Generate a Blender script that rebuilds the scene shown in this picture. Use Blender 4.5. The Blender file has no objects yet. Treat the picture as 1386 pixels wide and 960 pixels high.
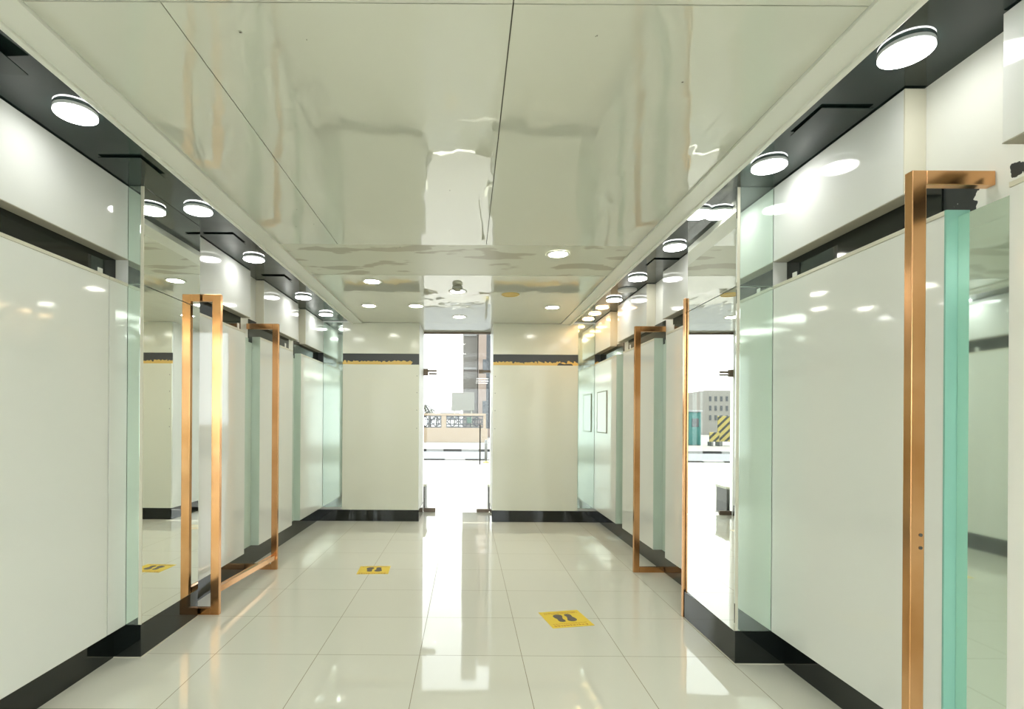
import bpy, bmesh, math, random
from mathutils import Vector, Matrix
random.seed(7)
S = bpy.context.scene
C = S.collection

# ------------------------------------------------------------ camera, world, exposure
FPX, U0, V0, HCAM, ROLL = 719.0, 631.5, 569.5, 1.39, 0.0062
cam_d = bpy.data.cameras.new('camera'); cam = bpy.data.objects.new('camera', cam_d); C.objects.link(cam)
cam.location = (0, 0, HCAM)
cam.rotation_euler = (Matrix.Rotation(math.pi/2, 3, 'X') @ Matrix.Rotation(ROLL, 3, 'Z')).to_euler()
cam_d.sensor_width = 36.0; cam_d.sensor_fit = 'HORIZONTAL'
cam_d.lens = 36.0*FPX/1386.0
cam_d.shift_x = (693.0-U0)/1386.0
cam_d.shift_y = (V0-480.0)/1386.0
cam_d.clip_start = 0.03; cam_d.clip_end = 400
S.camera = cam
S.view_settings.view_transform = 'Standard'; S.view_settings.look = 'None'
S.view_settings.gamma = 1.0; S.view_settings.use_curve_mapping = False
S.view_settings.exposure = 1.42
LAMP = 9.5
w = bpy.data.worlds.new('sky'); S.world = w; w.use_nodes = True
bg = w.node_tree.nodes['Background']; bg.inputs[0].default_value = (0.93, 0.97, 1.0, 1); bg.inputs[1].default_value = 1.9
sd = bpy.data.lights.new('sun', 'SUN'); sd.energy = 6.0; sd.angle = 0.02; sd.color = (1, .96, .88)
so = bpy.data.objects.new('sun', sd); C.objects.link(so); so.rotation_euler = (math.radians(-21), math.radians(-9), 0)

# ------------------------------------------------------------ materials
def nm(name):
    m = bpy.data.materials.new(name); m.use_nodes = True
    return m, m.node_tree, m.node_tree.nodes['Principled BSDF']
def wave(nt, b, scale, dist, strength=1.0, stretch=(1, 1, 1), detail=1.0):
    g = nt.nodes.new('ShaderNodeNewGeometry'); mp = nt.nodes.new('ShaderNodeMapping'); mp.inputs['Scale'].default_value = stretch
    n = nt.nodes.new('ShaderNodeTexNoise'); n.inputs['Scale'].default_value = scale; n.inputs['Detail'].default_value = detail
    bp = nt.nodes.new('ShaderNodeBump'); bp.inputs['Strength'].default_value = strength; bp.inputs['Distance'].default_value = dist
    nt.links.new(g.outputs['Position'], mp.inputs[0]); nt.links.new(mp.outputs[0], n.inputs[0])
    nt.links.new(n.outputs[0], bp.inputs['Height']); nt.links.new(bp.outputs[0], b.inputs['Normal'])
    return bp
def mat(name, col, rough=.4, metal=0, ior=1.5, bump=None, coat=0, spec=.5, var=None):
    m, nt, b = nm(name)
    b.inputs['Base Color'].default_value = (*col, 1); b.inputs['Roughness'].default_value = rough
    b.inputs['Metallic'].default_value = metal; b.inputs['IOR'].default_value = ior
    b.inputs['Coat Weight'].default_value = coat; b.inputs['Coat Roughness'].default_value = .03
    b.inputs['Specular IOR Level'].default_value = spec
    if bump: wave(nt, b, *bump)
    if var:   # (scale, second colour, low, high)
        g = nt.nodes.new('ShaderNodeNewGeometry'); n = nt.nodes.new('ShaderNodeTexNoise'); n.inputs['Scale'].default_value = var[0]; n.inputs['Detail'].default_value = 4
        r = nt.nodes.new('ShaderNodeMapRange'); r.inputs[1].default_value = var[2]; r.inputs[2].default_value = var[3]
        mx = nt.nodes.new('ShaderNodeMix'); mx.data_type = 'RGBA'; mx.inputs[6].default_value = (*col, 1); mx.inputs[7].default_value = (*var[1], 1)
        nt.links.new(g.outputs['Position'], n.inputs[0]); nt.links.new(n.outputs[0], r.inputs[0])
        nt.links.new(r.outputs[0], mx.inputs[0]); nt.links.new(mx.outputs[2], b.inputs['Base Color'])
    return m
WHITE = (.74, .745, .64)
M = {}
M['panel'] = mat('white_back_painted_glass', (.79, .81, .765), .06, bump=(2.2, .0022, 1, (1, 1, .5)), spec=.36)
M['panel_top'] = mat('white_back_painted_glass_upper', (.79, .81, .78), .07, bump=(2.0, .002), spec=.45)
M['panel_edge'] = mat('cream_panel_edge', (.66, .64, .52), .3)
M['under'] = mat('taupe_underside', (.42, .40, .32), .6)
M['ceil'] = mat('glossy_cream_ceiling', (.66, .675, .575), .012, ior=2.4, bump=(3.2, .0050, 1, (1.5, .55, 1), 1.6), coat=0)
M['backing'] = mat('dark_joint', (.12, .11, .08), .8)
M['border'] = mat('satin_cream_border', (.77, .78, .70), .28, bump=(5, .001))
M['plaster'] = mat('white_plaster', (.80, .81, .75), .55, bump=(9, .003))
M['wallback'] = mat('cream_end_wall', (.74, .755, .64), .12, bump=(2.4, .0015), coat=0)
M['black'] = mat('black_glossy_base', (.008, .011, .010), .05, bump=(3, .001))
M['soffit'] = mat('black_glass_soffit', (.010, .020, .018), .08, ior=1.42, bump=(3.5, .0035), coat=.0)
M['mirror'] = mat('silver_mirror', (.90, .93, .89), .0, 1)
M['gmirror'] = mat('green_tinted_mirror', (.76, .89, .81), .035, .85, bump=(1.5, .0006))
M['gstrip'] = mat('pale_green_glass_edge', (.58, .69, .60), .14, .1)
M['gmirror_soft'] = mat('green_tinted_mirror_soft', (.62, .74, .66), .08, .8)
M['teal'] = mat('teal_tinted_mirror', (.25, .52, .43), .22, .1)
M['copper'] = mat('rose_gold_metal', (.72, .40, .19), .19, 1, bump=(6, .0015), var=(2.2, (.55, .27, .10), .45, .65))
M['lamprim'] = mat('lamp_rim', (.62,.64,.64), .35)
M['lampgroove'] = mat('lamp_groove', (.10, .11, .11), .5)
M['gold'] = mat('gilded_reflector', (.70, .50, .14), .45, .3)
M['grey'] = mat('grey_plastic', (.33, .33, .26), .5)
M['bracket'] = mat('white_metal_bracket', (.75, .75, .70), .35, .2)
M['steel'] = mat('brushed_steel', (.16, .12, .085), .35, .3)
M['darksteel'] = mat('dark_steel', (.12, .12, .11), .35, .6)
M['stone'] = mat('grey_stone', (.07, .07, .064), .5, var=(30, (.05, .05, .047), .4, .6))
M['yellow'] = mat('yellow_sticker', (.86, .62, .02), .35)
M['yellowpale'] = mat('worn_yellow_sticker', (.80, .62, .32), .3, var=(9, (.76, .72, .52), .4, .6))
M['ink'] = mat('grey_ink', (.10, .08, .07), .5)
M['redink'] = mat('brown_red_ink', (.45, .10, .01), .5)
M['paving'] = None
M['road'] = mat('asphalt', (.060,.066,.074), .9, var=(8, (.066,.072,.080), .4, .6))
M['kerbw'] = mat('kerb_white', (.20,.20,.19), .8)
M['kerbb'] = mat('kerb_black', (.012,.012,.012), .8)
M['walk'] = mat('far_pavement', (.086,.084,.077), .9)
M['beige'] = mat('beige_render', (.27,.21,.14), .9)
M['iron'] = mat('grille_iron', (.014,.014,.016), .6)
M['bldg'] = mat('pale_facade', (.20,.19,.168), .9)
M['pink'] = mat('pinkish_facade', (.20,.155,.125), .9)
M['winglass'] = mat('facade_window', (.02,.026,.03), .15)
M['signbeige'] = mat('sign_beige', (.14,.14,.112), .7)
M['banner'] = mat('dark_banner', (.012,.016,.020), .5)
M['green'] = mat('green_sign', (.014,.06,.03), .6)
M['tealpaint'] = mat('teal_paint', (.012,.10,.09), .5)
M['carwhite'] = mat('car_white', (.2,.2,.195), .2)
M['leaf'] = mat('palm_leaf', (.03,.036,.022), .8)
M['trunk'] = mat('palm_trunk', (.03,.025,.016), .9)

# tiled floor
def tiles(name, col, col2, joint, sx, sy, ox, oy, jw, rough, ior, bump=None):
    m, nt, b = nm(name); N = nt.nodes; L = nt.links
    g = N.new('ShaderNodeNewGeometry'); sp = N.new('ShaderNodeSeparateXYZ'); L.new(g.outputs['Position'], sp.inputs[0])
    def line(ax, size, off):
        a = N.new('ShaderNodeMath'); a.operation = 'SUBTRACT'; L.new(sp.outputs[ax], a.inputs[0]); a.inputs[1].default_value = off
        d = N.new('ShaderNodeMath'); d.operation = 'PINGPONG'; L.new(a.outputs[0], d.inputs[0]); d.inputs[1].default_value = size/2
        c = N.new('ShaderNodeMath'); c.operation = 'LESS_THAN'; L.new(d.outputs[0], c.inputs[0]); c.inputs[1].default_value = jw
        fl = N.new('ShaderNodeMath'); fl.operation = 'DIVIDE'; L.new(a.outputs[0], fl.inputs[0]); fl.inputs[1].default_value = size
        f2 = N.new('ShaderNodeMath'); f2.operation = 'FLOOR'; L.new(fl.outputs[0], f2.inputs[0])
        return c, f2
    c1, f1 = line(0, sx, ox); c2, f2 = line(1, sy, oy)
    mx = N.new('ShaderNodeMath'); mx.operation = 'MAXIMUM'; L.new(c1.outputs[0], mx.inputs[0]); L.new(c2.outputs[0], mx.inputs[1])
    cb = N.new('ShaderNodeCombineXYZ'); L.new(f1.outputs[0], cb.inputs[0]); L.new(f2.outputs[0], cb.inputs[1])
    wn = N.new('ShaderNodeTexWhiteNoise'); L.new(cb.outputs[0], wn.inputs[0])
    tc = N.new('ShaderNodeMix'); tc.data_type = 'RGBA'; tc.inputs[6].default_value = (*col, 1); tc.inputs[7].default_value = (*col2, 1)
    no = N.new('ShaderNodeTexNoise'); no.inputs['Scale'].default_value = 3; no.inputs['Detail'].default_value = 5; L.new(g.outputs['Position'], no.inputs[0])
    av = N.new('ShaderNodeMath'); av.operation = 'MULTIPLY'; L.new(wn.outputs[0], av.inputs[0]); L.new(no.outputs[0], av.inputs[1])
    L.new(av.outputs[0], tc.inputs[0])
    jc = N.new('ShaderNodeMix'); jc.data_type = 'RGBA'; L.new(mx.outputs[0], jc.inputs[0]); L.new(tc.outputs[2], jc.inputs[6]); jc.inputs[7].default_value = (*joint, 1)
    L.new(jc.outputs[2], b.inputs['Base Color']); b.inputs['IOR'].default_value = ior
    rr = N.new('ShaderNodeMapRange'); L.new(mx.outputs[0], rr.inputs[0]); rr.inputs[3].default_value = rough; rr.inputs[4].default_value = .6
    L.new(rr.outputs[0], b.inputs['Roughness'])
    if bump: wave(nt, b, *bump)
    return m
M['floor'] = tiles('polished_cream_tiles', (.735, .735, .635), (.705, .70, .60), (.27, .24, .15), .604, .603, -.269, 3.143, .0018, .04, 1.34, (2.5, .0008))
M['paving'] = tiles('pale_paving', (.17, .166, .155), (.155, .15, .14), (.13, .126, .115), .20, .10, 0, 0, .004, .8, 1.4)

# repaired, duller ceiling sheet with smudges; it keeps a faint sheen
def ceil_mid():
    m, nt, b = nm('dull_repaired_ceiling_sheet'); N = nt.nodes; L = nt.links
    b.inputs['IOR'].default_value = 1.5
    g = N.new('ShaderNodeNewGeometry'); mp = N.new('ShaderNodeMapping'); mp.inputs['Scale'].default_value = (1.3, 3.2, 1)
    n = N.new('ShaderNodeTexNoise'); n.inputs['Scale'].default_value = 1.6; n.inputs['Detail'].default_value = 3
    L.new(g.outputs['Position'], mp.inputs[0]); L.new(mp.outputs[0], n.inputs[0])
    r = N.new('ShaderNodeMapRange'); r.inputs[1].default_value = .57; r.inputs[2].default_value = .60; L.new(n.outputs[0], r.inputs[0])
    mx = N.new('ShaderNodeMix'); mx.data_type = 'RGBA'; mx.inputs[6].default_value = (.66, .67, .56, 1); mx.inputs[7].default_value = (.45, .43, .33, 1)
    L.new(r.outputs[0], mx.inputs[0]); L.new(mx.outputs[2], b.inputs['Base Color'])
    b.inputs['Roughness'].default_value = .33
    return m
M['ceilmid'] = ceil_mid()

# bare plaster with a torn black paint smear (a stain with its own outline)
def smear():
    m, nt, b = nm('plaster_with_black_paint_smear'); N = nt.nodes; L = nt.links
    b.inputs['Roughness'].default_value = .5
    g = N.new('ShaderNodeNewGeometry'); sp = N.new('ShaderNodeSeparateXYZ'); L.new(g.outputs['Position'], sp.inputs[0])
    no = N.new('ShaderNodeTexNoise'); no.inputs['Scale'].default_value = 22; no.inputs['Detail'].default_value = 6; L.new(g.outputs['Position'], no.inputs[0])
    def blob(cy, cz, ry, rz):
        out = []
        for ax, c, rad in ((1, cy, ry), (2, cz, rz)):
            a = N.new('ShaderNodeMath'); a.operation = 'SUBTRACT'; L.new(sp.outputs[ax], a.inputs[0]); a.inputs[1].default_value = c
            d = N.new('ShaderNodeMath'); d.operation = 'DIVIDE'; L.new(a.outputs[0], d.inputs[0]); d.inputs[1].default_value = rad
            p = N.new('ShaderNodeMath'); p.operation = 'POWER'; L.new(d.outputs[0], p.inputs[0]); p.inputs[1].default_value = 4
            out.append(p)
        s = N.new('ShaderNodeMath'); s.operation = 'ADD'; L.new(out[0].outputs[0], s.inputs[0]); L.new(out[1].outputs[0], s.inputs[1])
        k = N.new('ShaderNodeMath'); k.operation = 'MULTIPLY_ADD'; L.new(no.outputs[0], k.inputs[0]); k.inputs[1].default_value = 4.2; L.new(s.outputs[0], k.inputs[2])
        l = N.new('ShaderNodeMath'); l.operation = 'LESS_THAN'; L.new(k.outputs[0], l.inputs[0]); l.inputs[1].default_value = 2.95
        return l
    a = blob(2.03, 2.215, .10, .095); c = blob(2.12, 2.24, .07, .05); e = blob(1.775, 2.245, .035, .03)
    m1 = N.new('ShaderNodeMath'); m1.operation = 'MAXIMUM'; L.new(a.outputs[0], m1.inputs[0]); L.new(c.outputs[0], m1.inputs[1])
    m2 = N.new('ShaderNodeMath'); m2.operation = 'MAXIMUM'; L.new(m1.outputs[0], m2.inputs[0]); L.new(e.outputs[0], m2.inputs[1])
    mx = N.new('ShaderNodeMix'); mx.data_type = 'RGBA'; mx.inputs[6].default_value = (.80, .81, .75, 1); mx.inputs[7].default_value = (.03, .035, .035, 1)
    L.new(m2.outputs[0], mx.inputs[0]); L.new(mx.outputs[2], b.inputs['Base Color'])
    return m
M['smear'] = smear()

# dark slot with gilded glue residue along its lower edge
def slot_mat():
    m, nt, b = nm('dark_slot_with_gold_residue'); N = nt.nodes; L = nt.links
    b.inputs['Roughness'].default_value = .35
    g = N.new('ShaderNodeNewGeometry'); sp = N.new('ShaderNodeSeparateXYZ'); L.new(g.outputs['Position'], sp.inputs[0])
    no = N.new('ShaderNodeTexNoise'); no.inputs['Scale'].default_value = 26; no.inputs['Detail'].default_value = 5; L.new(g.outputs['Position'], no.inputs[0])
    n2 = N.new('ShaderNodeTexNoise'); n2.inputs['Scale'].default_value = 2.2; L.new(g.outputs['Position'], n2.inputs[0])
    a = N.new('ShaderNodeMath'); a.operation = 'MULTIPLY_ADD'; L.new(no.outputs[0], a.inputs[0]); a.inputs[1].default_value = .10; a.inputs[2].default_value = 2.150
    l = N.new('ShaderNodeMath'); l.operation = 'LESS_THAN'; L.new(sp.outputs[2], l.inputs[0]); L.new(a.outputs[0], l.inputs[1])
    k = N.new('ShaderNodeMath'); k.operation = 'GREATER_THAN'; L.new(n2.outputs[0], k.inputs[0]); k.inputs[1].default_value = .42
    p = N.new('ShaderNodeMath'); p.operation = 'MULTIPLY'; L.new(l.outputs[0], p.inputs[0]); L.new(k.outputs[0], p.inputs[1])
    mx = N.new('ShaderNodeMix'); mx.data_type = 'RGBA'; mx.inputs[6].default_value = (.05, .055, .055, 1); mx.inputs[7].default_value = (.75, .52, .15, 1)
    L.new(p.outputs[0], mx.inputs[0]); L.new(mx.outputs[2], b.inputs['Base Color'])
    return m
M['slot'] = slot_mat()

def stripes():
    m, nt, b = nm('yellow_black_stripes'); N = nt.nodes; L = nt.links
    b.inputs['Roughness'].default_value = .6
    g = N.new('ShaderNodeNewGeometry'); sp = N.new('ShaderNodeSeparateXYZ'); L.new(g.outputs['Position'], sp.inputs[0])
    a = N.new('ShaderNodeMath'); a.operation = 'ADD'; L.new(sp.outputs[0], a.inputs[0]); L.new(sp.outputs[2], a.inputs[1])
    f = N.new('ShaderNodeMath'); f.operation = 'PINGPONG'; L.new(a.outputs[0], f.inputs[0]); f.inputs[1].default_value = .22
    l = N.new('ShaderNodeMath'); l.operation = 'LESS_THAN'; L.new(f.outputs[0], l.inputs[0]); l.inputs[1].default_value = .09
    mx = N.new('ShaderNodeMix'); mx.data_type = 'RGBA'; mx.inputs[6].default_value = (.27, .215, .05, 1); mx.inputs[7].default_value = (.014, .018, .014, 1)
    L.new(l.outputs[0], mx.inputs[0]); L.new(mx.outputs[2], b.inputs['Base Color'])
    return m
M['stripes'] = stripes()

def glassmat():
    m, nt, b = nm('clear_door_glass'); N = nt.nodes; L = nt.links
    out = N['Material Output']
    fr = N.new('ShaderNodeFresnel'); fr.inputs[0].default_value = 1.45
    tr = N.new('ShaderNodeBsdfTransparent'); tr.inputs[0].default_value = (.97, .985, .975, 1)
    gl = N.new('ShaderNodeBsdfGlossy'); gl.inputs['Roughness'].default_value = .0
    mx = N.new('ShaderNodeMixShader'); L.new(fr.outputs[0], mx.inputs[0]); L.new(tr.outputs[0], mx.inputs[1]); L.new(gl.outputs[0], mx.inputs[2])
    L.new(mx.outputs[0], out.inputs[0]); N.remove(b)
    return m
M['glass'] = glassmat()
def emit(name, col, s):
    m, nt, b = nm(name)
    b.inputs['Base Color'].default_value = (*col, 1); b.inputs['Emission Color'].default_value = (*col, 1); b.inputs['Emission Strength'].default_value = s
    b.inputs['Roughness'].default_value = .5
    return m
M['led'] = emit('cool_white_led', (1, .995, .97), LAMP)
M['ledwarm'] = emit('warm_led', (1, .62, .30), 12)
M['ledpanel'] = emit('led_panel', (1, .99, .95), 6)  # glow of the added fill panels behind the camera
M['leddown'] = emit('downlight_led', (1, .97, .88), 22)

# ------------------------------------------------------------ mesh helpers
def link(name, bm, m, parent=None, origin=None, smooth=False):
    """one mesh object; geometry in world coordinates, origin moved to the base"""
    vs = [v.co for v in bm.verts]
    if origin is None:
        xs = [v.x for v in vs]; ys = [v.y for v in vs]; zs = [v.z for v in vs]
        origin = Vector(((min(xs)+max(xs))/2, (min(ys)+max(ys))/2, min(zs)))
    origin = Vector(origin)
    bmesh.ops.translate(bm, verts=bm.verts, vec=-origin)
    me = bpy.data.meshes.new(name); bm.to_mesh(me); bm.free()
    for mm in (m if isinstance(m, (list, tuple)) else [m]): me.materials.append(mm)
    if smooth:
        for p in me.polygons: p.use_smooth = True
    o = bpy.data.objects.new(name, me); C.objects.link(o)
    if parent:
        o.parent = parent
        p = parent; off = Vector()
        while p: off += p.location; p = p.parent
        o.location = origin-off
    else: o.location = origin
    return o
def bx(bm, x0, x1, y0, y1, z0, z1, bev=0, mi=0):
    r = bmesh.ops.create_cube(bm, size=1)
    vs = r['verts']
    for v in vs:
        v.co = Vector(((x0+x1)/2+v.co.x*(x1-x0), (y0+y1)/2+v.co.y*(y1-y0), (z0+z1)/2+v.co.z*(z1-z0)))
    fs = set(f for v in vs for f in v.link_faces)
    for f in fs: f.material_index = mi
    if bev:
        es = list(set(e for v in vs for e in v.link_edges))
        bmesh.ops.bevel(bm, geom=es, offset=bev, segments=2, affect='EDGES', profile=.5)
def X(s, a, b):   # mirror-able interval
    return (a, b) if s > 0 else (-b, -a)
def box(name, x0, x1, y0, y1, z0, z1, m, parent=None, bev=0):
    bm = bmesh.new(); bx(bm, min(x0, x1), max(x0, x1), y0, y1, z0, z1, bev); return link(name, bm, m, parent)
def lathe(prof, cx, cy, seg=40, bm=None, mi=0):
    bm = bm or bmesh.new(); rings = []
    for r, z in prof:
        if r < 1e-6: rings.append([bm.verts.new((cx, cy, z))])
        else: rings.append([bm.verts.new((cx+r*math.cos(2*math.pi*i/seg), cy+r*math.sin(2*math.pi*i/seg), z)) for i in range(seg)])
    for a, b in zip(rings, rings[1:]):
        for i in range(seg):
            j = (i+1) % seg
            if len(a) == 1 and len(b) == 1: continue
            if len(a) == 1: f = bm.faces.new((a[0], b[j], b[i]))
            elif len(b) == 1: f = bm.faces.new((a[i], a[j], b[0]))
            else: f = bm.faces.new((a[i], a[j], b[j], b[i]))
            f.material_index = mi; f.smooth = True
    bmesh.ops.recalc_face_normals(bm, faces=bm.faces)
    return bm
def bar(bm, p, q, t):
    """square bar between two points"""
    p = Vector(p); q = Vector(q); d = (q-p); L = d.length
    r = bmesh.ops.create_cube(bm, size=1)
    rot = d.to_track_quat('Z', 'Y').to_matrix()
    for v in r['verts']:
        v.co = (p+q)/2 + rot @ Vector((v.co.x*t, v.co.y*t, v.co.z*L))
def empty(name, loc, label=None, cat=None, group=None, kind=None):
    o = bpy.data.objects.new(name, None); C.objects.link(o); o.location = loc; o.empty_display_size = .1
    tag(o, label, cat, group, kind); return o
def tag(o, label=None, cat=None, group=None, kind=None):
    if label: o['label'] = label
    if cat: o['category'] = cat
    if group: o['group'] = group
    if kind: o['kind'] = kind
    return o
def struct(o, label=None, cat=None):
    return tag(o, label, cat, None, 'structure')

# ------------------------------------------------------------ key dimensions
ZC = 2.73      # ceiling
ZS = 2.745     # black soffits
ZL = 2.705     # lip of the cream border
YB = 7.30      # end wall face
Y0 = -3.2      # wall behind the camera
YD = 8.06      # glass door
PX = {-1: 1.975, 1: 1.758}    # panel faces
WX = {-1: 2.055, 1: 1.845}    # wall faces / base
CX = {-1: 1.887, 1: 1.552}    # mirrored pillar faces
PYN = {-1: 3.09, 1: 3.055}; PYF = {-1: 3.745, 1: 3.765}
EDGE = {-1: 1.585, 1: 1.425}; INN = {-1: 1.435, 1: 1.285}
DXL, DXR = -.655, .360
ZB = .19; ZLT = 2.175; ZUB = 2.312
SN = {-1: 'left', 1: 'right'}

# ------------------------------------------------------------ shell
struct(box('floor', -2.5, 2.5, Y0-.2, YD+.06, -.12, 0, M['floor']), 'cream polished floor tiles with thin joints', 'floor')
bm = bmesh.new()
xs = [-1.435, -.992, .142, 1.285]; g = .0022
for i in range(3):
    for (ya, yb, mi) in ((Y0, -.64, 0), (-.64, 1.707, 0), (1.707, 4.057, 0)):
        bx(bm, xs[i]+(g if i else 0), xs[i+1]-(g if i < 2 else 0), ya+g, yb-g, ZC, ZC+.012, 0, mi)
bx(bm, -1.435, 1.285, 4.057+g/2, 4.90, ZC+.001, ZC+.013, 0, 1)
bx(bm, -1.435, 1.285, 4.903, YB, ZC, ZC+.012, 0, 0)
bx(bm, DXL, DXR, YB+.003, YD+.06, ZC, ZC+.012, 0, 0)
bx(bm, -1.5, 1.4, Y0, YD+.06, ZC+.013, ZC+.08, 0, 2)
for (u_, v_, r_) in ((322, 45, .006), (921, 109, .005), (607, 258, .004), (412, 55, .002), (805, 47, .003), (803, 48, .002), (399, 308, .003), (423, 305, .003), (535, 337, .004), (540, 335, .005), (400, 285, .003)):
    y_ = (ZC-HCAM)*FPX/(V0-v_); x_ = (u_-U0)/FPX*y_
    bx(bm, x_-r_, x_+r_, y_-r_, y_+r_, ZC-.0015, ZC+.001, r_*.3, 2)
struct(link('ceiling', bm, [M['ceil'], M['ceilmid'], M['backing'], M['plaster']]), 'glossy cream ceiling sheets reflecting the doorway', 'ceiling')
k = 1
for s in (-1, 1):
    bm = bmesh.new()
    a, b = X(s, INN[s]+.002, EDGE[s]); bx(bm, a, b, Y0, YB, ZL+.012, ZC+.06)
    a, b = X(s, EDGE[s]-.022, EDGE[s]+.004); bx(bm, a, b, Y0, YB, ZL, ZC+.06, .003)
    struct(link('trim_%d' % k, bm, M['border']), 'cream border strip along the %s edge of the ceiling' % SN[s], 'ceiling border'); k += 1
    a, b = X(s, EDGE[s]+.002, 2.4)
    struct(box('ceiling_%s_soffit' % SN[s], a, b, Y0, YB, ZS, ZS+.06, M['soffit']), 'black glossy soffit above the %s wall' % SN[s], 'ceiling')
    a, b = X(s, WX[s], 2.45)
    bm = bmesh.new(); bx(bm, a, b, Y0-.2, YB+.0, 0, ZS+.2)
    struct(link('wall_%s' % SN[s], bm, M['smear'] if s > 0 else M['plaster']), '%s plaster wall behind the white panels' % SN[s], 'wall')
    # black recessed band between lower and upper panels
    segs = {-1: [(Y0, 3.09), (3.745, 4.80), (4.98, 6.10), (6.28, YB)], 1: [(Y0, 1.727), (2.06, 3.055), (3.765, 4.74), (4.93, 6.05), (6.22, YB)]}[s]
    bm = bmesh.new()
    for (ya, yb) in segs:
        a, b = X(s, WX[s]-.008, WX[s]+.01); bx(bm, a, b, ya, yb, ZLT-.06, ZUB+.02)
    struct(link('trim_%d' % k, bm, M['black']), 'black recessed band along the %s wall between upper and lower panels' % SN[s], 'black band'); k += 1
    # black base board incl. pillar base
    bm = bmesh.new()
    a, b = X(s, WX[s]-.012, WX[s]+.01)
    for (ya, yb) in (((Y0, PYN[s]), (PYF[s], YB)) ): bx(bm, a, b, ya, yb, 0, ZB-.001)
    a, b = X(s, CX[s], WX[s]+.01); bx(bm, a, b, PYN[s], PYF[s], 0, ZB-.001, .002)
    struct(link('baseboard_%s' % SN[s], bm, M['black']), 'black glossy base along the %s wall' % SN[s], 'baseboard')
    a, b = X(s, CX[s]+.03, WX[s])
    struct(box('wall_%s_pillar' % SN[s], a, b, PYN[s]+.012, PYF[s]-.002, ZB, ZS, M['panel']), 'pillar core of the %s wall behind its mirrors' % SN[s], 'pillar')

for s in (-1, 1):
    a, b = X(s, CX[s]-.006, WX[s]-.012)
    struct(box('trim_%d' % k, a, b, PYN[s]-.006, PYF[s]-.004, -.001, .004, M['panel_edge']), 'thin cream sealant line at the foot of the %s pillar' % SN[s], 'sealant'); k += 1
# end wall around the doorway
bm = bmesh.new()
bx(bm, -2.45, DXL, YB+.03, YD+.08, 0, ZS+.2); bx(bm, DXR, 2.45, YB+.03, YD+.08, 0, ZS+.2)
bx(bm, DXL, DXR, YD+.0, YD+.08, ZC+.014, ZS+.2)
struct(link('wall_back', bm, M['plaster']), 'end wall with a tall doorway in its middle', 'wall')
bm = bmesh.new()
bx(bm, -WX[-1], DXL-.003, YB+.018, YB+.032, ZUB-.16, ZUB)
bx(bm, DXR+.003, WX[1], YB+.018, YB+.032, ZUB-.16, ZUB)
struct(link('trim_%d' % k, bm, M['slot']), 'dark slot with gold residue across the end wall', 'black band'); k += 1
bm = bmesh.new()
bx(bm, -2.06, DXL+.001, YB-.004, YB+.03, 0, .154, .002); bx(bm, DXR-.001, 1.85, YB-.004, YB+.03, 0, .154, .002)
bx(bm, DXL-.002, DXL+.006, YB+.0, YD-.05, 0, .154); bx(bm, DXR-.006, DXR+.002, YB+.0, YD-.05, 0, .154)
struct(link('baseboard_back', bm, M['black']), 'black base along the end wall', 'baseboard')
bm = bmesh.new()
bx(bm, -2.45, -1.55, Y0-.2, Y0, 0, ZS+.2); bx(bm, 1.45, 2.45, Y0-.2, Y0, 0, ZS+.2); bx(bm, -1.55, 1.45, Y0-.2, Y0, 2.6, ZS+.2)
struct(link('wall_front', bm, M['plaster']), 'shop front wall behind the camera', 'wall')
wf = empty('window_2', (-.05, Y0-.1, 0), 'glazed shop front behind the camera', 'window', None, 'structure')  # glazed opening invented so that sky light enters from behind the camera
box('glass_pane', -1.5, 1.4, Y0-.105, Y0-.095, .05, 2.55, M['glass'], wf)
for (a_, b_, c_, d_) in ((-1.55, 1.45, .0, .05), (-1.55, 1.45, 2.55, 2.6), (-1.55, -1.5, .05, 2.55), (1.4, 1.45, .05, 2.55)):
    box('frame_bar', a_, b_, Y0-.13, Y0-.07, c_, d_, M['steel'], wf)
struct(box('floor_front_court', -12, 12, -16, Y0-.2, -.12, -.004, M['paving']), 'pale paving outside the shop front behind the camera', 'ground')

# ------------------------------------------------------------ wall panels
def lower_panel(s, y0, y1, label, end=True, endmat='gstrip', top=ZLT):
    a, b = X(s, PX[s], WX[s]-.0005)
    t = empty('wall_panel', ((a+b)/2, (y0+y1)/2, ZB), label, 'wall panel')
    o = box('glass_face', a, b, y0+(.008 if end else 0), y1-.002, ZB, top-.018, M['panel'], t, .0015)
    a2, b2 = X(s, PX[s]-.002, WX[s]-.001)
    box('top_edge', a2, b2, y0+(.008 if end else 0), y1-.002, top-.0175, top, M['panel_edge'], t, .001)
    if end: tag(box('end_strip', a2, b2, y0, y0+.0075, ZB, top, M[endmat], t), 'green tinted mirror strip on the near end')
    return t
def upper_panel(s, y0, y1, label):
    a, b = X(s, PX[s], WX[s]-.0005)
    t = empty('upper_wall_panel', ((a+b)/2, (y0+y1)/2, ZUB), label, 'wall panel')
    box('glass_face', a, b, y0+.006, y1-.002, ZUB+.004, ZS-.006, M['panel_top'], t, .0015)
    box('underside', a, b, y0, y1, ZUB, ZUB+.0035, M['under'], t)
    box('near_edge', a, b, y0, y0+.0055, ZUB+.004, ZS-.006, M['panel_edge'], t)
LL = [(-3.1, .0, 'lower white glossy panel of the left wall nearest the viewer', False),
      (.004, 2.93, 'large lower white glossy panel of the left wall before the mirrored pillar', False),
      (2.936, 3.09, 'narrow lower white panel squeezed beside the left mirrored pillar', False),
      (3.80, 4.735, 'lower white panel between the two copper frames of the left wall', True),
      (5.06, 6.03, 'lower white panel just behind the far copper frame on the left wall', True),
      (6.31, 7.296, 'lower white panel in the left far corner next to the end wall', True)]
for y0, y1, lb, e in LL: lower_panel(-1, y0, y1, lb, e)
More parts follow.
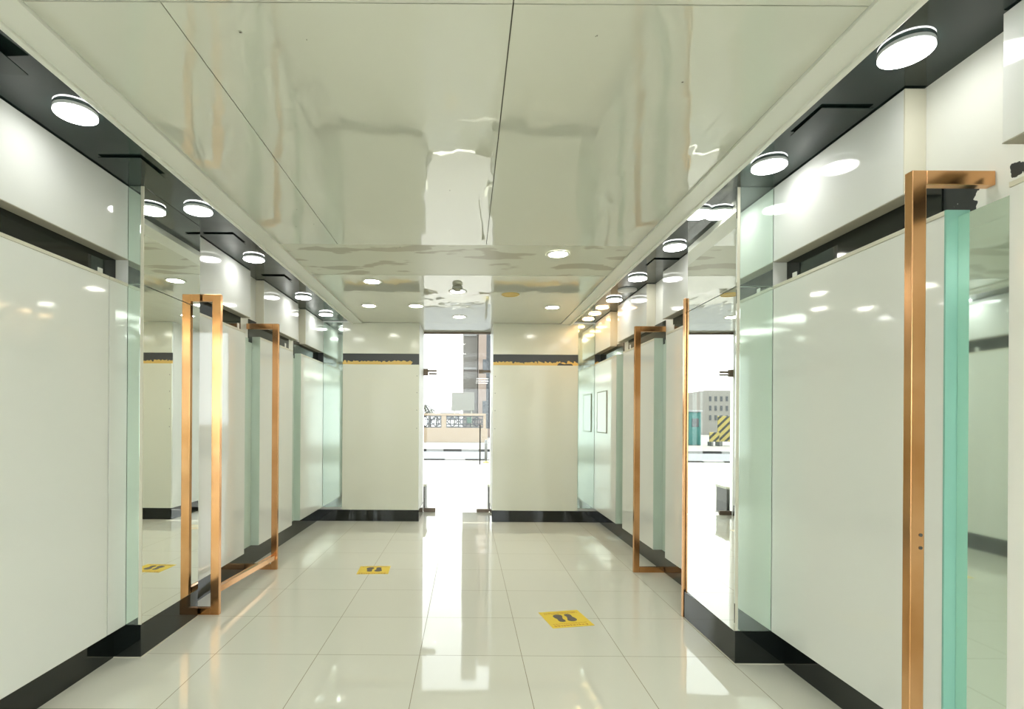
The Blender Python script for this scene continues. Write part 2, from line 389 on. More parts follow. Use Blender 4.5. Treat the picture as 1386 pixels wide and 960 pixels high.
RR = [(-3.1, 1.727, 'lower white panel at the right picture edge in front of the large copper frame', False),
      (1.95, 3.055, 'large lower white glossy panel between the large copper frame and the right mirrored pillar', True),
      (3.80, 4.69, 'lower white panel behind the right mirrored pillar', True),
      (4.98, 5.98, 'lower white panel just behind the far copper frame on the right wall', True),
      (6.23, 7.296, 'lower scratched white panel in the right far corner next to the end wall', True)]
for i, (y0, y1, lb, e) in enumerate(RR): lower_panel(1, y0, y1, lb, e, 'teal' if i == 1 else 'gstrip')
for y0, y1, lb in [(-3.1, 3.09, 'upper white panel of the left wall nearest the viewer, above the long dark band'),
                   (3.75, 4.84, 'upper white panel of the left wall above the nearer copper frame'),
                   (5.157, 6.21, 'upper white panel of the left wall above the farther copper frame'),
                   (6.49, 7.296, 'upper white panel of the left wall touching the end wall')]: upper_panel(-1, y0, y1, lb)
for y0, y1, lb in [(-3.1, 1.75, 'upper white panel in the top right picture corner'),
                   (2.14, 3.055, 'upper white panel of the right wall between the large copper frame and the mirrored pillar'),
                   (3.77, 4.78, 'upper white panel of the right wall behind the mirrored pillar'),
                   (5.2, 6.2, 'upper white panel of the right wall above the farther copper frame'),
                   (6.52, 7.296, 'upper warm lit white panel of the right wall touching the end wall')]: upper_panel(1, y0, y1, lb)
# end wall claddings
for (x0, x1, lb) in ((-1.706, DXL-.001, 'left'), (DXR+.001, 1.528, 'right')):
    t = empty('end_wall_panel', ((x0+x1)/2, YB+.014, .156), 'cream white panel of the end wall %s of the doorway, below the dark slot' % lb, 'wall panel')
    box('panel_face', x0, x1, YB, YB+.029, .156, 2.155, M['wallback'], t, .001)
    bm = bmesh.new(); xe = DXL-.03 if lb == 'left' else DXR+.03
    for z in (2.0, 1.77, 1.53, 1.28):
        r = bmesh.ops.create_cone(bm, cap_ends=True, segments=10, radius1=.006, radius2=.004, depth=.004)
        bmesh.ops.rotate(bm, verts=r['verts'], cent=(0, 0, 0), matrix=Matrix.Rotation(math.pi/2, 3, 'X'))
        bmesh.ops.translate(bm, verts=r['verts'], vec=(xe, YB-.0015, z))
    link('screw_heads', bm, M['darksteel'], t)
    t = empty('end_wall_panel', ((x0+x1)/2, YB+.014, 2.304), 'cream white panel of the end wall %s of the doorway, above the dark slot' % lb, 'wall panel')
    box('panel_face', x0, x1, YB, YB+.029, 2.304, ZC-.002, M['wallback'], t, .001)
for (x0, x1, lb) in ((-PX[-1]+.002, -1.708, 'left'), (1.530, PX[1]-.002, 'right')):
    for (z0, z1, w2) in ((ZB, 2.165, 'lower'), (2.169, ZC-.0, 'upper')):
        tag(box('tinted_mirror_strip', x0, x1, YB+.004, YB+.029, z0, z1, M['gmirror_soft'], None, .001),
            '%s green tinted mirror strip in the %s corner of the end wall' % (w2, lb), 'mirror')

# pillar mirrors
TILT = {-1: -.008, 1: -.024}
for s in (-1, 1):
    for (z0, z1, wd) in ((ZB, 2.168, 'lower'), (2.172, ZS-.001, 'upper')):
        bm = bmesh.new(); yl = (PYF[s]-PYN[s])/2
        bx(bm, -.004, .004, -yl, yl, z0, z1, .0008)
        o = link('pillar_mirror', bm, M['mirror'], None, (0, 0, z0))
        o.location = (s*(CX[s]+.005), (PYN[s]+PYF[s])/2, z0); o.rotation_euler = (0, 0, TILT[s])
        tag(o, '%s mirror sheet facing the room on the %s pillar' % (wd, SN[s]), 'mirror')
        a, b = X(s, CX[s]+.016, PX[s]-.001)
        tag(box('tinted_mirror_strip', a, b, PYN[s], PYN[s]+.01, z0, z1, M['gmirror'], None, .0008),
            '%s green tinted mirror on the near side of the %s pillar' % (wd, SN[s]), 'mirror')
    a, b = X(s, CX[s]-.002, CX[s]+.015)
    tag(box('corner_bead', a, b, PYN[s]-.001, PYN[s]+.006, ZB, ZS-.002, M['panel_edge'], None, .001),
        'thin cream corner bead on the near edge of the %s mirrored pillar' % SN[s], 'trim')
# green tinted mirrors in the gaps of the side walls
for s, ya, yb, lb in ((1, 1.728, 1.949, 'inside the large copper frame'), (-1, 4.737, 5.058, 'behind the farther left copper frame'), (1, 4.692, 4.978, 'behind the farther right copper frame'),
                      (-1, 6.032, 6.308, 'in the far gap of the left wall'), (1, 5.982, 6.228, 'in the far gap of the right wall')):
    a, b = X(s, WX[s]-(.046 if ya < 2 else .006), WX[s]-.0005)
    tag(box('niche_mirror', a, b, ya, yb, ZB if ya > 2 else .01, 2.15, M['gmirror' if ya < 2 else 'gstrip']), ('tall green tinted mirror %s' if ya < 2 else 'pale green glass strip %s') % lb, 'mirror' if ya < 2 else 'glass strip')

# ------------------------------------------------------------ copper frames
def portal(s, y, label, wd=.05, dp=.034, xo=1.547, zt=2.27, holes=False, xin=None, xb=None):
    xin = xin or WX[s]-.013
    x_out = xo; t = empty('copper_portal', (s*(xo+xin)/2, y, 0), label, 'copper frame')
    def loop(path):
        bm = bmesh.new()
        return bm
    a, b = X(s, x_out, x_out+wd)
    bm = bmesh.new(); bx(bm, a, b, y, y+dp, 0, zt, .0025); link('post', bm, M['copper'], t)
    a, b = X(s, x_out+wd, xin)
    bm = bmesh.new(); bx(bm, a, b, y, y+dp, zt-.05, zt, .0025); link('top_bar', bm, M['copper'], t)
    a, b = X(s, x_out+wd, xb or xin)
    bm = bmesh.new(); bx(bm, a, b, y, y+dp, 0, .05, .0025); link('bottom_bar', bm, M['copper'], t)
    if holes:
        for z in (1.0, .955):
            bm = bmesh.new(); r = bmesh.ops.create_cone(bm, cap_ends=True, segments=12, radius1=.006, radius2=.006, depth=.003)
            bmesh.ops.rotate(bm, verts=r['verts'], cent=(0, 0, 0), matrix=Matrix.Rotation(math.pi/2, 3, 'X'))
            bmesh.ops.translate(bm, verts=r['verts'], vec=(s*(x_out+wd*.72), y-.0005, z))
            link('screw_hole', bm, M['darksteel'], t)
    return t
portal(1, 1.855, 'large copper frame standing against the right wall nearest the viewer', .05, .034, 1.552, 2.275, True, 1.843, 1.797)
portal(1, 3.775, 'narrow copper frame peeping out behind the right mirrored pillar', .05, .034, 1.547, 2.27)
portal(1, 4.89, 'farther copper frame on the right wall beyond the mirrored pillar', .053, .034, 1.547, 2.27)
portal(-1, 3.765, 'nearer copper frame of the left wall behind the mirrored pillar', .06, .034, 1.748, 2.275)
portal(-1, 4.91, 'farther copper frame of the left wall', .055, .034, 1.745, 2.275)
bm = bmesh.new(); bar(bm, (-1.79, 3.80, .165), (-1.775, 4.915, .115), .038)
bmesh.ops.bevel(bm, geom=bm.edges[:], offset=.002, segments=1, affect='EDGES')
tag(link('copper_rail', bm, M['copper']), 'thin copper rail running low between the two left copper frames', 'rail')

# brackets in the black bands
def bracket(s, y, z, label, h=.03):
    t = empty('hinge_bracket', (s*(PX[s]+.03), y, z), label, 'bracket')
    a, b = X(s, PX[s]+.012, PX[s]+.018)
    box('plate', a, b, y, y+.035, z, z+h, M['bracket'], t, .001)
    a, b = X(s, PX[s]+.018, WX[s]-.009)
    box('arm', a, b, y+.012, y+.022, z+.002, z+.012, M['bracket'], t)
bracket(-1, 2.86, ZLT, 'small white bracket in the black band near the left mirrored pillar')
bracket(1, 2.86, ZLT, 'small white bracket in the black band near the right mirrored pillar')
bracket(-1, 4.60, ZLT, 'small white bracket in the band above the nearer left copper frame', .05)
bracket(1, 4.55, ZLT, 'small white bracket in the band behind the right mirrored pillar', .05)
bracket(-1, 5.80, ZLT, 'small white bracket in the band beyond the farther left copper frame', .05)
bracket(1, 5.75, ZLT, 'small white bracket in the band beyond the farther right copper frame', .05)

# ------------------------------------------------------------ lamps
def make_lamp(x, y, label, D=.168, mat_='led', th=.021):
    zb = ZS-th; r = D/2
    t = empty('ceiling_lamp', (x, y, zb), label, 'ceiling lamp', None)
    bm = lathe([(r, ZS), (r, zb+th*.42), (r*.99, zb+th*.34), (r*.95, zb+th*.34)], x, y, 48)
    hs = link('housing', bm, M['lamprim'], t, (x, y, zb))
    bm = lathe([(r*.955, zb+th*.40), (r*.955, zb+th*.18)], x, y, 48)
    link('groove', bm, M['lampgroove'], hs, (x, y, zb))
    bm = lathe([(r*.985, zb+th*.18), (r*.99, zb+.001), (r*.965, zb-.001), (r*.9, zb-.003), (r*.5, zb-.006), (0, zb-.007)], x, y, 48)
    link('diffuser', bm, M[mat_], t, (x, y, zb), True)
    return t
def copy_thing(o, loc, label):
    n = o.copy(); C.objects.link(n); n.location = loc; n['label'] = label
    for ch in o.children:
        c = ch.copy(); C.objects.link(c); c.parent = n
        for gc in ch.children:
            d = gc.copy(); C.objects.link(d); d.parent = c
    return n
Llamps = [(-1.73, 2.34, 'round white lamp on the left soffit, the nearest one seen whole'),
          (-1.735, 3.42, 'round white lamp on the left soffit beside the mirrored pillar'),
          (-1.79, 4.45, 'round white lamp on the left soffit above the upper panel before the far copper frame'),
          (-1.80, 5.83, 'round white lamp on the left soffit beyond the far copper frame'),
          (-1.80, 6.77, 'round white lamp on the left soffit nearest the end wall'),
          (-1.76, 1.25, 'round white lamp on the left soffit just outside the picture'), (-1.76, .1, 'round white lamp on the left soffit beside the camera'),
          (-1.76, -1.1, 'round white lamp on the left soffit behind the camera'), (-1.76, -2.3, 'rearmost round white lamp on the left soffit')]  # left lamps behind the camera are invented to light the room
Rlamps = [(1.58, 1.92, 'largest round white lamp on the right soffit above the copper frame'),
          (1.575, 2.78, 'round white lamp on the right soffit just before the mirrored pillar'),
          (1.485, 3.43, 'round white lamp squeezed between the ceiling border and the right mirrored pillar'),
          (1.59, 4.08, 'round white lamp on the right soffit just behind the mirrored pillar'),
          (1.595, 4.98, 'round white lamp on the right soffit above the farther copper frame'),
          (1.62, 5.86, 'last cool white lamp on the right soffit before the warm ones'),
          (1.58, .8, 'round white lamp on the right soffit beside the camera'), (1.58, -.3, 'round white lamp on the right soffit behind the camera'),
          (1.58, -1.4, 'second round white lamp on the right soffit behind the camera'), (1.58, -2.5, 'rearmost round white lamp on the right soffit')]  # right lamps behind the camera are likewise invented for their light
proto = None
for (x, y, lb) in Llamps+Rlamps:
    if proto is None: proto = make_lamp(x, y, lb)
    else: o = copy_thing(proto, (x, y, proto.location.z), lb)
for o in list(S.objects):
    if o.name.startswith('ceiling_lamp'): o['group'] = 'round lamps on the dark soffits'
for (x, y, lb) in ((1.60, 6.3, 'nearest of the warm lamps at the far end of the right soffit'), (1.60, 6.66, 'middle one of the warm lamps at the far end of the right soffit'),
                   (1.60, 7.02, 'warm lamp on the right soffit touching the end wall')):
    o = make_lamp(x, y, lb, .15, 'ledwarm', .008); o['group'] = 'warm lamps at the far end'
o = make_lamp(1.64, 5.45, 'unlit pale lamp cover on the right soffit between two lit lamps', .19, 'lamprim', .012)

def downlight(x, y, label, kind):
    t = empty('downlight', (x, y, ZC-.006), label, 'downlight')
    r = .095
    bm = lathe([(r, ZC+.0), (r, ZC-.004), (r*.97, ZC-.007), (r*.80, ZC-.006), (r*.78, ZC-.002)], x, y, 40)
    link('ring', bm, M['border'] if kind != 'off' else M['gold'], t, (x, y, ZC-.006))
    bm = lathe([(r*.78, ZC-.003), (0, ZC-.0035)], x, y, 40)
    link('lens', bm, M['leddown'] if kind == 'on' else M['gold'], t, (x, y, ZC-.004), True)
for (x, y, lb, kd) in ((.725, 4.26, 'lit recessed downlight on the right half of the ceiling, nearest the viewer', 'on'),
                       (-.92, 5.13, 'lit recessed downlight on the left half of the ceiling, nearest the viewer', 'on'),
                       (.457, 5.63, 'unlit gilded downlight in the ceiling right of the doorway reflection', 'off'),
                       (-.10, 5.50, 'lit downlight in the middle of the ceiling before the doorway', 'on'),
                       (-1.15, 6.22, 'lit downlight near the left corner of the end wall', 'on'), (-.60, 6.22, 'lit downlight left of the doorway', 'on'),
                       (1.0, 6.25, 'lit downlight near the right corner of the end wall', 'on'), (-.10, 6.85, 'lit downlight right in front of the doorway', 'on')):
    downlight(x, y, lb, kd)
t = empty('smoke_detector', (-.10, 5.28, ZC-.05), 'small olive grey detector on the ceiling beside the middle downlight', 'detector')
bm = lathe([(.035, ZC), (.05, ZC-.01), (.05, ZC-.035), (.035, ZC-.05), (0, ZC-.052)], -.10, 5.28, 24); link('body', bm, M['grey'], t, (-.10, 5.28, ZC-.05))
bm = lathe([(.052, ZC-.022), (.055, ZC-.025), (.052, ZC-.028)], -.10, 5.28, 24); link('rim', bm, M['lamprim'], t, (-.10, 5.28, ZC-.03))

pl = ['beside the camera', 'one row behind the camera', 'two rows behind the camera']  # unseen ceiling panels added behind the camera as ambient fill
for i, y in enumerate((-.6, -1.6, -2.6)):
    for x in (-.7, .6):
        t = empty('ceiling_panel_light', (x, y, ZC-.02), 'square white led panel in the ceiling, %s, on the %s' % (pl[i], 'left' if x < 0 else 'right'), 'ceiling lamp', 'square led panels')
        bm = bmesh.new()
        for (a_, b_, c_, d_) in ((-.31, .31, -.31, -.29), (-.31, .31, .29, .31), (-.31, -.29, -.29, .29), (.29, .31, -.29, .29)): bx(bm, x+a_, x+b_, y+c_, y+d_, ZC-.02, ZC-.001)
        link('frame', bm, M['lamprim'], t); box('diffuser', x-.29, x+.29, y-.29, y+.29, ZC-.014, ZC-.003, M['ledpanel'], t)
# square access covers in the soffits
for (x, y, tl, lb) in ((-1.80, 1.93, .05, 'sagging square cover in the left soffit at the top left picture corner'), (-1.80, 2.85, .012, 'square black cover in the left soffit between the first two lamps'),
                       (-1.82, 3.98, .006, 'square black cover in the left soffit behind the mirrored pillar'), (-1.83, 5.1, .012, 'square black cover in the left soffit above the far copper frame'),
                       (1.62, 2.38, .010, 'square black cover in the right soffit between the two nearest lamps'), (1.66, 4.52, .008, 'square black cover in the right soffit beyond the mirrored pillar')):
    bm = bmesh.new(); bx(bm, -.11, .11, -.11, .11, 0, .004, .001)
    o = link('soffit_cover', bm, M['soffit'], None, (0, 0, 0)); o.location = (x, y, ZS-.006-tl/2*1.0); o.rotation_euler = (-tl, tl*.6, 0)
    tag(o, lb, 'cover')

# ------------------------------------------------------------ floor stickers
def poly(bm, pts, z0, z1):
    a = [bm.verts.new((x, y, z0)) for x, y in pts]; b = [bm.verts.new((x, y, z1)) for x, y in pts]
    n = len(pts); bm.faces.new(b); bm.faces.new(a[::-1])
    for i in range(n): bm.faces.new((a[i], a[(i+1) % n], b[(i+1) % n], b[i]))
def foot(cx, cy, s, ang):
    out = []
    prof = [(-.018, -.052), (-.021, -.035), (-.016, -.015), (-.019, .005), (-.027, .028), (-.026, .045), (-.014, .056), (.002, .058), (.016, .050), (.024, .034), (.022, .012), (.014, -.01), (.016, -.035), (.012, -.050), (-.003, -.058)]
    for (x, y) in prof:
        x *= s; xr = x*math.cos(ang)-y*math.sin(ang); yr = x*math.sin(ang)+y*math.cos(ang); out.append((cx+xr, cy+yr))
    return out if s > 0 else out[::-1]
def sticker(x, y, ang, w_, h_, label, m='yellow', worn=False):
    t = empty('floor_sticker', (x, y, 0), label, 'floor sticker', 'distance stickers on the floor'); t.rotation_euler = (0, 0, ang)
    def put(name, bm, mm):
        me = bpy.data.meshes.new(name); bmesh.ops.recalc_face_normals(bm, faces=bm.faces); bm.to_mesh(me); bm.free(); me.materials.append(mm)
        o = bpy.data.objects.new(name, me); C.objects.link(o); o.parent = t; return o
    bm = bmesh.new(); bx(bm, -w_/2, w_/2, -h_/2, h_/2, 0, .0012); put('sheet', bm, M[m])
    if worn: return t
    for sg in (-1, 1):
        bm = bmesh.new(); poly(bm, [(px*1.35+sg*.042, (py if sg < 0 else -py)*1.2+.015) for px, py in foot(0, 0, sg, 0)][::1 if sg < 0 else -1], .0012, .0018); put('footprint', bm, M['ink'])
    rnd = random.Random(3)
    for (yy, hh, gap, x0, x1) in ((-.118, .020, .008, -.125, .115), (-.086, .007, .004, -.125, .12), (.118, .006, .003, -.12, .12), (.100, .010, .005, -.12, .12)):
        xx = x0; bm = bmesh.new()
        while xx < x1:
            ww = rnd.uniform(.008, .026) if hh > .015 else rnd.uniform(.005, .016)
            bx(bm, xx, min(xx+ww, x1), yy-hh*.18, yy+hh*.18, .0012, .0017)
            if rnd.random() < .7: bx(bm, xx, xx+.004, yy, yy+hh*.55, .0012, .0017)
            if rnd.random() < .5: bx(bm, xx+ww*.5, xx+ww*.5+.004, yy-hh*.6, yy-hh*.3, .0012, .0017)
            xx += ww+gap
        put('script_line', bm, M['redink'])
    return t
sticker(.705, 3.735, math.radians(11.4), .30, .30, 'bright yellow footprint sticker on the floor, the nearer one right of centre')
sticker(-.848, 4.92, math.radians(3), .285, .26, 'yellow footprint sticker on the floor left of centre near the far copper frame')
sticker(-.27, 6.80, 0, .28, .28, 'worn pale yellow sticker on the floor in front of the doorway', 'yellowpale', True)

# notice sheet on right far panel
t = empty('notice_holder', (PX[1], 6.9, 1.25), 'empty clear notice sheet on the far right white panel', 'notice')
box('sheet', PX[1]-.008, PX[1]-.0005, 6.66, 7.12, 1.25, 1.77, M['panel_top'], t, .001)
bm = bmesh.new()
for (ya, yb, za, zb_) in ((6.65, 6.66, 1.24, 1.78), (7.12, 7.13, 1.24, 1.78), (6.66, 7.12, 1.24, 1.25), (6.66, 7.12, 1.77, 1.78)): bx(bm, PX[1]-.010, PX[1]-.0005, ya, yb, za, zb_)
link('rim', bm, M['grey'], t)

# ------------------------------------------------------------ glass door
d = empty('door_1', ((DXL+DXR)/2, YD, 0), 'frameless clear glass door in the doorway', 'door', None, 'structure')
box('glass_leaf', DXL+.02, DXR-.012, YD-.005, YD+.005, .012, 2.125, M['glass'], d)
def patch(x0, x1, z0, z1, m='steel'):
    return box('patch_fitting', x0, x1, YD-.018, YD+.018, z0, z1, M[m], d, .002)
patch(DXL+.012, DXL+.19, .002, .062); patch(DXR-.20, DXR-.012, .002, .05)
bm = bmesh.new(); bx(bm, DXL+.0, DXL+.20, YD-.02, YD+.02, 2.125, 2.155, .002); bx(bm, DXL+.0, DXL+.07, YD-.021, YD+.021, 2.07, 2.175, .002); bx(bm, DXL+.08, DXL+.2, YD-.019, YD+.019, 2.085, 2.11, .002)
link('patch_fitting', bm, M['steel'], d)
bm = bmesh.new(); bx(bm, DXR-.18, DXR, YD-.02, YD+.02, 2.12, 2.155, .002); bx(bm, DXR-.18, DXR-.11, YD-.021, YD+.021, 2.105, 2.165, .002)
link('patch_fitting', bm, M['steel'], d)
h = empty('handle', (0, 0, 0)); h.parent = d; bpy.data.objects.remove(h)
bm = lathe([(0, .73), (.010, .73), (.010, 1.33), (0, 1.33)], .205, YD-.055, 16)
bar(bm, (.205, YD-.055, .80), (.205, YD-.005, .80), .014); bar(bm, (.205, YD-.055, 1.26), (.205, YD-.005, 1.26), .014)
hd = link('handle', bm, M['darksteel'], d)
wn = empty('window_1', ((DXL+DXR)/2, YD, 2.16), 'glass light above the door', 'window', None, 'structure')
box('glass_pane', DXL+.002, DXR-.002, YD-.005, YD+.005, 2.16, ZC-.03, M['glass'], wn)
box('head_rail', DXL+.002, DXR-.002, YD-.02, YD+.02, ZC-.028, ZC-.001, M['steel'], wn, .002)

# ------------------------------------------------------------ outside
YK = 18.7
struct(box('floor_forecourt', -30, 22, YD+.062, YK-.15, -.12, -.004, M['paving']), 'pale paved forecourt outside the door', 'ground')
struct(box('floor_road', -45, 35, YK+.15, 25.6, -.25, -.10, M['road']), 'grey road beyond the forecourt', 'ground')
struct(box('floor_far_pavement', -60, 60, 25.8, 180, -.25, .0, M['walk']), 'pale pavement on the far side of the road', 'ground')
def kerb(idx, y, offs, L_, z, label):
    bm = bmesh.new(); x = -24+offs; c = 0
    while x < 18:
        bx(bm, x, x+L_-.01, y-.12, y+.12, -.25, z, .01, c % 2); x += L_; c += 1
    struct(link('trim_%d' % idx, bm, [M['kerbb'], M['kerbw']]), label, 'kerb')
# near kerb: black stones at u 575..603 and 629..655
kerb(k, YK, -24 % .715*0+ (-1.47+24) % 1.43, .715, .045, 'black and white kerb stones on the near side of the road'); k += 1
kerb(k, 25.7, (-1.09+24) % 1.7, .85, .01, 'black and white kerb stones on the far side of the road'); k += 1

# boundary wall with iron grilles
YW = 34.0
def ux(u, y): return (u-U0)/FPX*y
def vz(v, y): return HCAM-(v-V0)/FPX*y
t = empty('boundary_wall', (-3, YW, 0), 'low beige boundary wall with patterned iron grilles across the road', 'wall')
z0, z1, zt = vz(579.3, YW), vz(563, YW), vz(560, YW)
bm = bmesh.new()
gr = []
for (ua, ub, n) in ((475, 533, 4), (539, 597.5, 4), (604, 654, 3)): gr.append((ux(ua, YW), ux(ub, YW), n))
xl = -7.6; xr = ux(660, YW)
bx(bm, xl, xr, YW, YW+.25, 0, z0)
edges = [xl]+[e for g_ in gr for e in g_[:2]]+[xr]
for i in range(0, len(edges), 2): bx(bm, edges[i], edges[i+1], YW, YW+.25, z0, z1)
bx(bm, xl, xr, YW-.03, YW+.28, z1, zt, .01)
link('masonry', bm, M['beige'], t)
for (xa, xb, n) in gr:
    bm = bmesh.new(); y = YW+.05; T = .065
    def ln(x0, za, x1, zb2): bar(bm, (x0, y, za), (x1, y, zb2), T)
    ln(xa, z0+.03, xb, z0+.03); ln(xa, z1-.03, xb, z1-.03)
    cw = (xb-xa)/n; zm = (z0+z1)/2; hh = (z1-z0)/2-.03
    for i in range(n):
        c = xa+cw*(i+.5); r = hh*.95
        ln(xa+cw*i, z0, xa+cw*i, z1); ln(xa+cw*(i+1), z0, xa+cw*(i+1), z1)
        for a in range(4):
            p = (c+r*math.cos(a*math.pi/2), zm+r*math.sin(a*math.pi/2)); q = (c+r*math.cos((a+1)*math.pi/2), zm+r*math.sin((a+1)*math.pi/2))
            ln(p[0], p[1], q[0], q[1])
            s2 = r*.42; sq = [(-s2, -s2), (s2, -s2), (s2, s2), (-s2, s2)]
            ln(c+sq[a][0], zm+sq[a][1], c+sq[(a+1) % 4][0], zm+sq[(a+1) % 4][1])
        for a in (-1, 1): ln(xa+cw*i, zm+a*hh*.45, c-r*.5, zm+a*hh*.45); ln(c+r*.5, zm+a*hh*.45, xa+cw*(i+1), zm+a*hh*.45)
    link('grille', bm, M['iron'], t)
x0 = ux(632, YW); o = box('green_notice', x0, x0+.30, YW-.06, YW-.02, vz(573, YW), vz(565, YW), M['green'], None, .005)
tag(o, 'small dark green board hung on the right iron grille', 'sign')

# notice board behind the wall
t = empty('sign_board', (ux(622, 37), 37, 0), 'beige notice board on two posts behind the boundary wall', 'sign')
xa, xb = ux(611, 37), ux(642, 37)
box('board', xa, xb, 36.97, 37.05, vz(556, 37), vz(531.5, 37), M['signbeige'], t, .01)
for x in (xa+.2, xb-.2): box('leg', x-.04, x+.04, 37.05, 37.13, 0, vz(534, 37), M['grey'], t)
# delivery van behind the wall, seen head-on
def van(x, y, label):
    t = empty('van', (x, y, 0), label, 'van')
    bm = bmesh.new()
    secs = [(-2.4, .85, .35, .95), (-2.3, .93, .32, 1.15), (-1.6, .95, .32, 1.45), (-.9, .93, .32, 2.45), (-.6, .93, .32, 2.62), (2.4, .93, .32, 2.62), (2.5, .88, .4, 2.5)]
    rings = []
    for (dy, hw, za, zb) in secs:
        rr = .12
        pts = [(-hw, za), (-hw, zb-rr), (-hw+rr, zb), (hw-rr, zb), (hw, zb-rr), (hw, za)]
        rings.append([bm.verts.new((x+px*(1 if pz < 1.3 else .93), y+dy, pz)) for px, pz in pts])
    for a, b in zip(rings, rings[1:]):
        for q in range(6): bm.faces.new((a[q], a[(q+1) % 6], b[(q+1) % 6], b[q]))
    bm.faces.new(rings[0]); bm.faces.new(rings[-1][::-1]); bmesh.ops.recalc_face_normals(bm, faces=bm.faces)
    link('body', bm, M['carwhite'], t)
    bm = bmesh.new(); v4 = [bm.verts.new(p) for p in ((x-.8, y-1.56, 1.50), (x+.8, y-1.56, 1.50), (x+.76, y-1.24, 1.98), (x-.76, y-1.24, 1.98))]
    v5 = [bm.verts.new(v.co+Vector((0, -.04, .02))) for v in v4]; bm.faces.new(v4[::-1]); bm.faces.new(v5)
    for q in range(4): bm.faces.new((v4[q], v4[(q+1) % 4], v5[(q+1) % 4], v5[q]))
    link('windscreen', bm, M['winglass'], t)
    for sx in (-.8, .8):
        for sy in (-1.6, 1.6):
            bm = bmesh.new(); q = bmesh.ops.create_cone(bm, cap_ends=True, segments=20, radius1=.35, radius2=.35, depth=.22)
            bmesh.ops.rotate(bm, verts=q['verts'], cent=(0, 0, 0), matrix=Matrix.Rotation(math.pi/2, 3, 'Y')); bmesh.ops.translate(bm, verts=q['verts'], vec=(x+sx, y+sy, .35))
            link('wheel', bm, M['darksteel'], t)
van(ux(609, 44), 44, 'pale van parked behind the boundary wall beside the notice board')
# palms
def palm(x, y, h_, label, sc=1.0):
    t = empty('palm_tree', (x, y, 0), label, 'palm tree', 'palms behind the wall')
    link('trunk', lathe([(.18*sc, 0), (.13*sc, h_*.5), (.12*sc, h_), (0, h_)], x, y, 10), M['trunk'], t, (x, y, 0))
    bm = bmesh.new(); rn = random.Random(int(x*10))
    for i in range(16):
        a = i*2.4+rn.random()*.4; up = rn.uniform(.2, 1.1); L_ = rn.uniform(1.0, 1.5)*sc; prev = None
        for j in range(7):
            q = j/6; rr = L_*q; z = h_+L_*(up*q-1.25*q*q); wd = .14*sc*math.sin(math.pi*min(1, q*.9+.08))
            cxp, cyp = x+rr*math.cos(a), y+rr*math.sin(a); nx, ny = -math.sin(a)*wd, math.cos(a)*wd
            cur = (bm.verts.new((cxp-nx, cyp-ny, z-.05)), bm.verts.new((cxp, cyp, z)), bm.verts.new((cxp+nx, cyp+ny, z-.05)))
            if prev:
                bm.faces.new((prev[0], prev[1], cur[1], cur[0])); bm.faces.new((prev[1], prev[2], cur[2], cur[1]))
            prev = cur
    link('fronds', bm, M['leaf'], t)
palm(ux(572, 58), 58, 3.0, 'leftmost dark palm beyond the boundary wall'); palm(ux(581, 63), 63, 2.5, 'dark palm beyond the boundary wall, second from the left'); palm(ux(591, 66), 66, 1.9, 'smallest palm beyond the boundary wall', .8)
# buildings
t = empty('building', (ux(636, 48), 48, 0), 'tall pale ribbed building beyond the boundary wall', 'building')
xa, xb = ux(626, 48), ux(646, 48)
bm = bmesh.new(); bx(bm, xa, xb, 48, 56, 0, 22)
for i in range(7): bx(bm, xa+(i+.3)*(xb-xa)/7, xa+(i+.6)*(xb-xa)/7, 47.85, 48, 0, 22)
link('wall', bm, M['bldg'], t)
for j in range(6): box('floor_band', xa+.1, xb-.1, 47.8, 47.9, 3+j*3, 3.2+j*3, M['kerbw'], t)
t = empty('building', (ux(660, 46), 46, 0), 'pinkish grey building with dark windows at the right of the doorway', 'building')
xa, xb = ux(647.5, 46), ux(690, 46)
box('wall', xa, xb, 46, 54, 0, 20, M['pink'], t)
for j in range(5):
    z = 1.9+j*3.6
    if j != 2: box('window', xa+.35, xa+.95, 45.95, 46.02, z, z+1.2, M['winglass'], t)
t = empty('banner_pole', (ux(662.5, 20), 20, 0), 'dark vertical banner on a thin pole outside right of the door', 'banner')
xa, xb = ux(659, 17), ux(665.5, 17)
t.location = ((xa+xb)/2, 17, 0)
bm = lathe([(.03, 0), (.025, 5.2), (0, 5.2)], xb+.03, 17, 12); link('pole', bm, M['grey'], t, (xb+.03, 17, 0))
box('banner', xa-.03, xb+.01, 16.98, 17.02, vz(580, 17), 5.0, M['banner'], t)
t = empty('bollard', (ux(658, 17.6), 17.6, 0), 'short dark bollard with a yellow foot near the kerb', 'bollard')
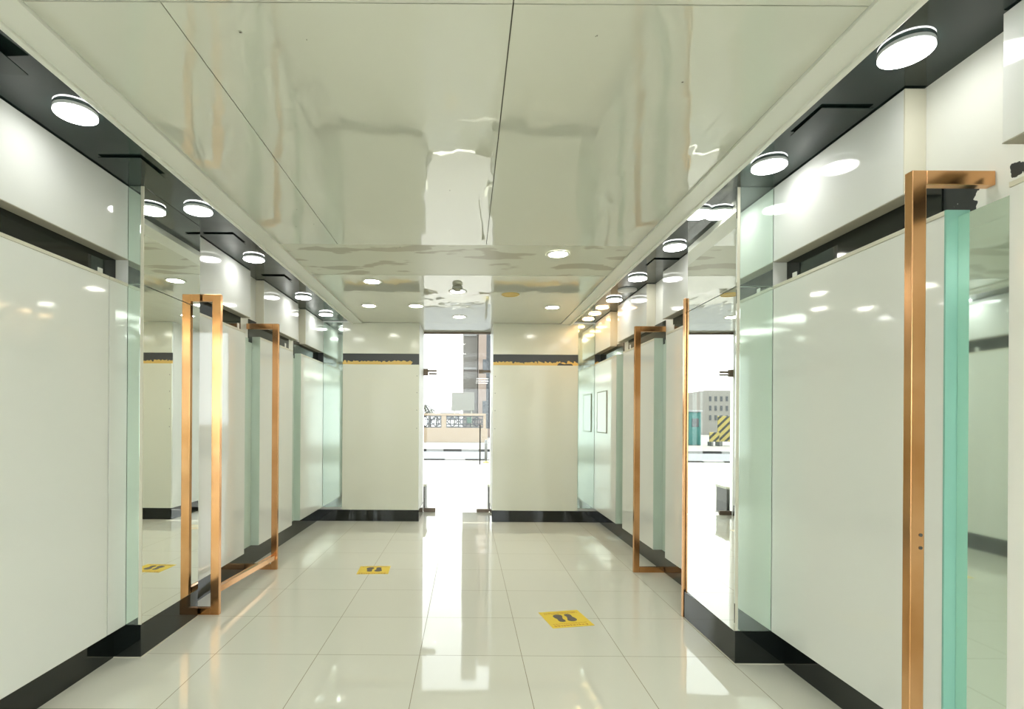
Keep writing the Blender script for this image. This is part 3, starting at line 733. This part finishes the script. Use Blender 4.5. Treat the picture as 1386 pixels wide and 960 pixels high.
x = ux(658, 17.6); bm = lathe([(.03, .06), (.045, .1), (.045, .72), (.03, .76), (0, .77)], x, 17.6, 16); link('post', bm, M['darksteel'], t, (x, 17.6, 0))
bm = lathe([(.10, -.003), (.10, .03), (.04, .06), (0, .06)], x, 17.6, 16); link('foot', bm, M['stripes'], t, (x, 17.6, 0))
# plinths at the door
def plinth(x0, x1, y0, label):
    t = empty('stone_plinth', ((x0+x1)/2, y0+.2, 0), label, 'plinth')
    box('block', x0+.01, x1-.01, y0+.01, y0+.39, -.003, .37, M['stone'], t, .004); box('cap', x0, x1, y0, y0+.4, .37, .41, M['grey'], t, .004)
plinth(DXL-.30, DXL+.035, YD+.12, 'low grey stone plinth outside left of the glass door'); plinth(DXR-.03, DXR+.30, YD+.12, 'low grey stone plinth outside right of the glass door')
# things across the road seen in the right mirror
def barrier(x, y, label, w_=1.4, h_=1.5):
    t = empty('barrier', (x, y, 0), label, 'barrier', 'striped barriers across the road')
    bm = bmesh.new(); bx(bm, x-w_/2, x+w_/2, y-.05, y+.05, .25, h_, .01); link('board', bm, M['stripes'], t)
    for sx in (-.4, .4): box('leg', x+sx*w_-.05, x+sx*w_+.05, y-.3, y+.3, 0, .25, M['darksteel'], t, .01)
barrier(-10.95, 32.0, 'tall yellow and black striped barrier mirrored in the right pillar', 1.15, 1.75)
barrier(-9.98, 31.5, 'low yellow and black striped barrier between kiosk and tall barrier, in the mirror', .55, .8)
t = empty('kiosk', (-9.3, 33, 0), 'small dark teal kiosk across the road seen in the right mirror', 'kiosk')
box('body', -9.65, -8.9, 32.6, 33.4, 0, 2.0, M['tealpaint'], t, .02); box('roof', -9.72, -8.85, 32.5, 33.5, 2.0, 2.1, M['carwhite'], t, .01); box('window', -9.5, -9.1, 32.57, 32.61, 1.1, 1.6, M['winglass'], t)
t = empty('building', (-23, 60, 0), 'far pale building with rows of windows seen in the right mirror', 'building')
box('wall', -25.2, -20.6, 60, 70, 0, 4.9, M['bldg'], t)
for i in range(7):
    for j in range(3): box('window', -24.9+i*.6, -24.66+i*.6, 59.95, 60.02, 1.6+j*1.05, 2.15+j*1.05, M['winglass'], t)
